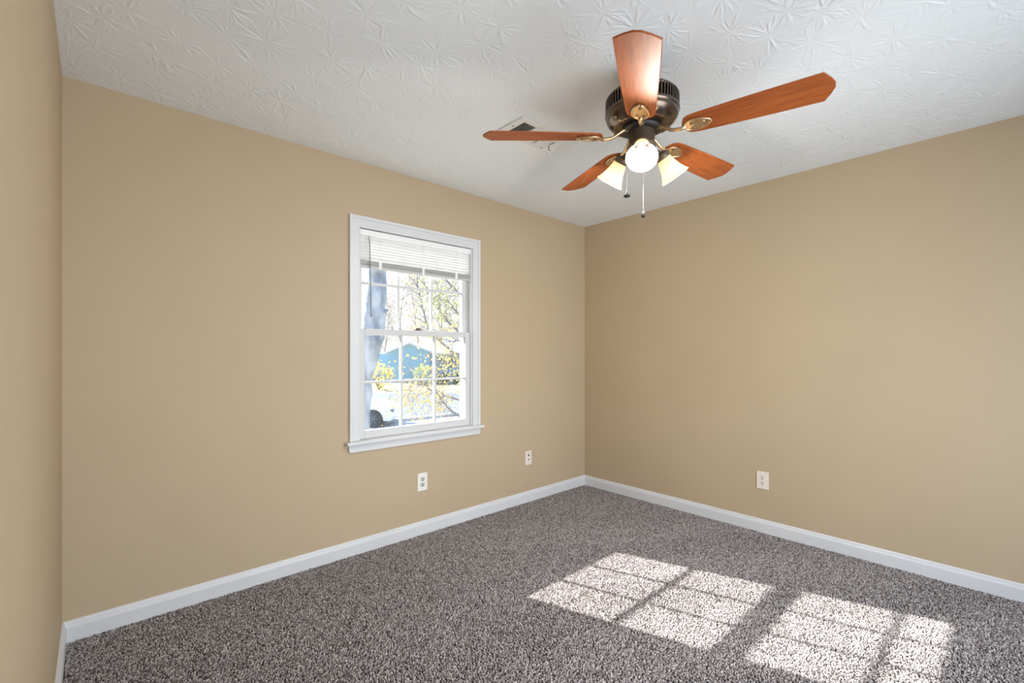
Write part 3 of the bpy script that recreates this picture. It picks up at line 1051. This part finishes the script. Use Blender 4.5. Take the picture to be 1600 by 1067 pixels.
# the blue house over the street
def blue_house():
    o = at(641, 598, 44); o.z = GZ
    root = empty('house', o, math.atan2(R3.y, R3.x))
    tag(root, 'pale blue house with white gable trim across the street', 'house')
    b = MB()
    gx0, gx1, he, ha = -1.85, 1.85, 3.02, 3.75
    out = [(gx0, 0), (gx1, 0), (gx1, he), (0, ha), (gx0, he)]
    mt = Matrix(((1, 0, 0, 0), (0, 0, 1, 0), (0, 1, 0, 0), (0, 0, 0, 1)))
    b.prism(out, 0, 7, mt)
    b.box(1.85, 11, 1.5, 9, 0, 2.82)
    b.box(-6.5, -1.85, 2.5, 9, 0, 2.8)
    w = b.build('wall', M['siding'], root)
    b = MB()
    for k in range(14):                          # lap siding
        z = .2 + k * .2
        b.box(gx0, gx1, -.022, 0, z, z + .03)
        b.box(1.87, 11, 1.478, 1.5, z, z + .03)
    b.build('lap_siding', M['siding'], w)
    b = MB()
    for s in (-1, 1):                            # gable roof
        e0, a0 = Vector((s * 2.5, -.4, he - .26)), Vector((0, -.4, ha + .02))
        b.obox(e0, a0 - e0, (0, 7.6, 0), (0, 0, .12))
    b.add([(1.6, 1.0, 2.72), (11.5, 1.0, 2.72), (11.5, 5.2, 4.35), (0.0, 5.2, 4.35),
           (1.6, 1.0, 2.84), (11.5, 1.0, 2.84), (11.5, 5.2, 4.47), (0.0, 5.2, 4.47)],
          [(0, 3, 2, 1), (4, 5, 6, 7), (0, 1, 5, 4), (1, 2, 6, 5), (2, 3, 7, 6), (3, 0, 4, 7)])
    b.build('roof', M['roof'], root)
    b = MB()
    for s in (-1, 1):
        e0, a0 = Vector((s * 2.52, -.44, he - .29)), Vector((0, -.44, ha))
        b.obox(e0, a0 - e0, (0, .05, 0), (0, 0, .20))
    b.build('gable_trim', M['white_paint'], root)
    b = MB(); b.box(1.9, 11.5, .96, 1.0, 2.68, 2.86)
    b.build('eave_trim', M['white_paint'], root)
    for x in (3.15, 4.25):
        b = MB()
        b.box(x - .30, x + .30, 1.44, 1.5, 1.42, 2.36)
        f = b.build('window_frame', M['white_paint'], root)
        b = MB(); b.box(x - .20, x + .20, 1.42, 1.44, 1.52, 1.86); b.box(x - .20, x + .20, 1.42, 1.44, 1.92, 2.26)
        b.build('window_pane', M['dark_glass'], f)
        for s in (-1, 1):
            b = MB(); b.box(x + s * .43 - .10, x + s * .43 + .10, 1.45, 1.5, 1.42, 2.36)
            b.build('shutter', M['shutter'], root)
blue_house()

# the parked car, mostly hidden behind the trunk and the window frame
def parked_car():
    wc = at(583, 653, 17.5)
    root = empty('car', (wc.x, wc.y, GZ + .03), math.atan2(R3.y, R3.x))
    tag(root, 'white parked car behind the big trunk, one dark wheel in view', 'car')
    R = .33
    # local x runs to the right with the near front wheel at 0; local y away
    side = [(-3.6, .30), (-3.62, .62), (-3.45, .88), (-2.9, .95), (-2.35, 1.42), (-1.1, 1.45), (-.45, 1.0), (.35, .86), (.72, .66), (.78, .42), (.70, .26), (.42, .24)]
    arch = [(R * 1.18 * math.cos(math.radians(a)), .30 + R * 1.18 * math.sin(math.radians(a))) for a in range(0, 181, 15)]
    rear = [(-2.7 + x, z) for x, z in arch]
    prof = side + arch + [(-.5, .22), (-2.2, .22)] + rear + [(-3.2, .26)]
    mt = Matrix(((1, 0, 0, 0), (0, 0, 1, 0), (0, 1, 0, 0), (0, 0, 0, 1)))
    b = MB(); b.prism(prof, -.10, 1.60, mt)
    b.build('body', M['car_paint'], root, .05, 3)
    b = MB()
    b.prism([(-2.45, .98), (-2.12, 1.34), (-1.2, 1.37), (-.68, 1.0)], -.108, -.09, mt)
    b.build('side_window', M['dark_glass'], root)
    b = MB(); b.box(.62, .75, -.08, .22, .58, .70)
    b.build('headlight', M['alloy'], root, .02)
    for x in (0, -2.7):
        for y in (-.09, 1.40):
            q = Matrix.Translation((x, y, R)) @ Matrix.Rotation(-math.pi / 2, 4, 'X')
            b = MB(); b.lathe([(R * .62, 0), (R * .94, 0), (R, .03), (R, .18), (R * .94, .2), (R * .62, .2)], 32, q, cap=False)
            b.lathe([(0, .1), (R * .64, .1)], 24, q, cap=False)
            w = b.build('wheel', M['tyre'], root)
            b = MB()
            for k in range(7):
                a = 2 * math.pi * k / 7
                u_, v_ = Vector((math.cos(a), math.sin(a), 0)), Vector((-math.sin(a), math.cos(a), 0))
                p = q @ (Vector((0, 0, .012)) - v_ * .018)
                rot = q.to_3x3()
                b.obox(p, rot @ (u_ * R * .62), rot @ (v_ * .036), rot @ Vector((0, 0, .03)))
            b.lathe([(0, .005), (.05, .008), (.055, .04)], 16, q, cap=False)
            b.build('wheel_spokes', M['alloy'], w)
    b = MB(); b.box(-3.4, .5, .0, 1.5, .2, .5)
    b.build('underbody', M['tyre'], root)
parked_car()

b = MB()
c0 = at(577, 672, 15)
b.sphere((0, 0, 0), .26, 20, (1.2, 1, .95))
st = b.build('boulder', M['stone'])
st.location = (c0.x, c0.y, GZ + .16)
for v in st.data.vertices:
    v.co *= 1 + .05 * math.sin(9 * v.co.x + 4 * v.co.y) + .04 * math.sin(11 * v.co.z + 3)
tag(st, 'pale rounded boulder at the lower left corner of the window view', 'boulder')
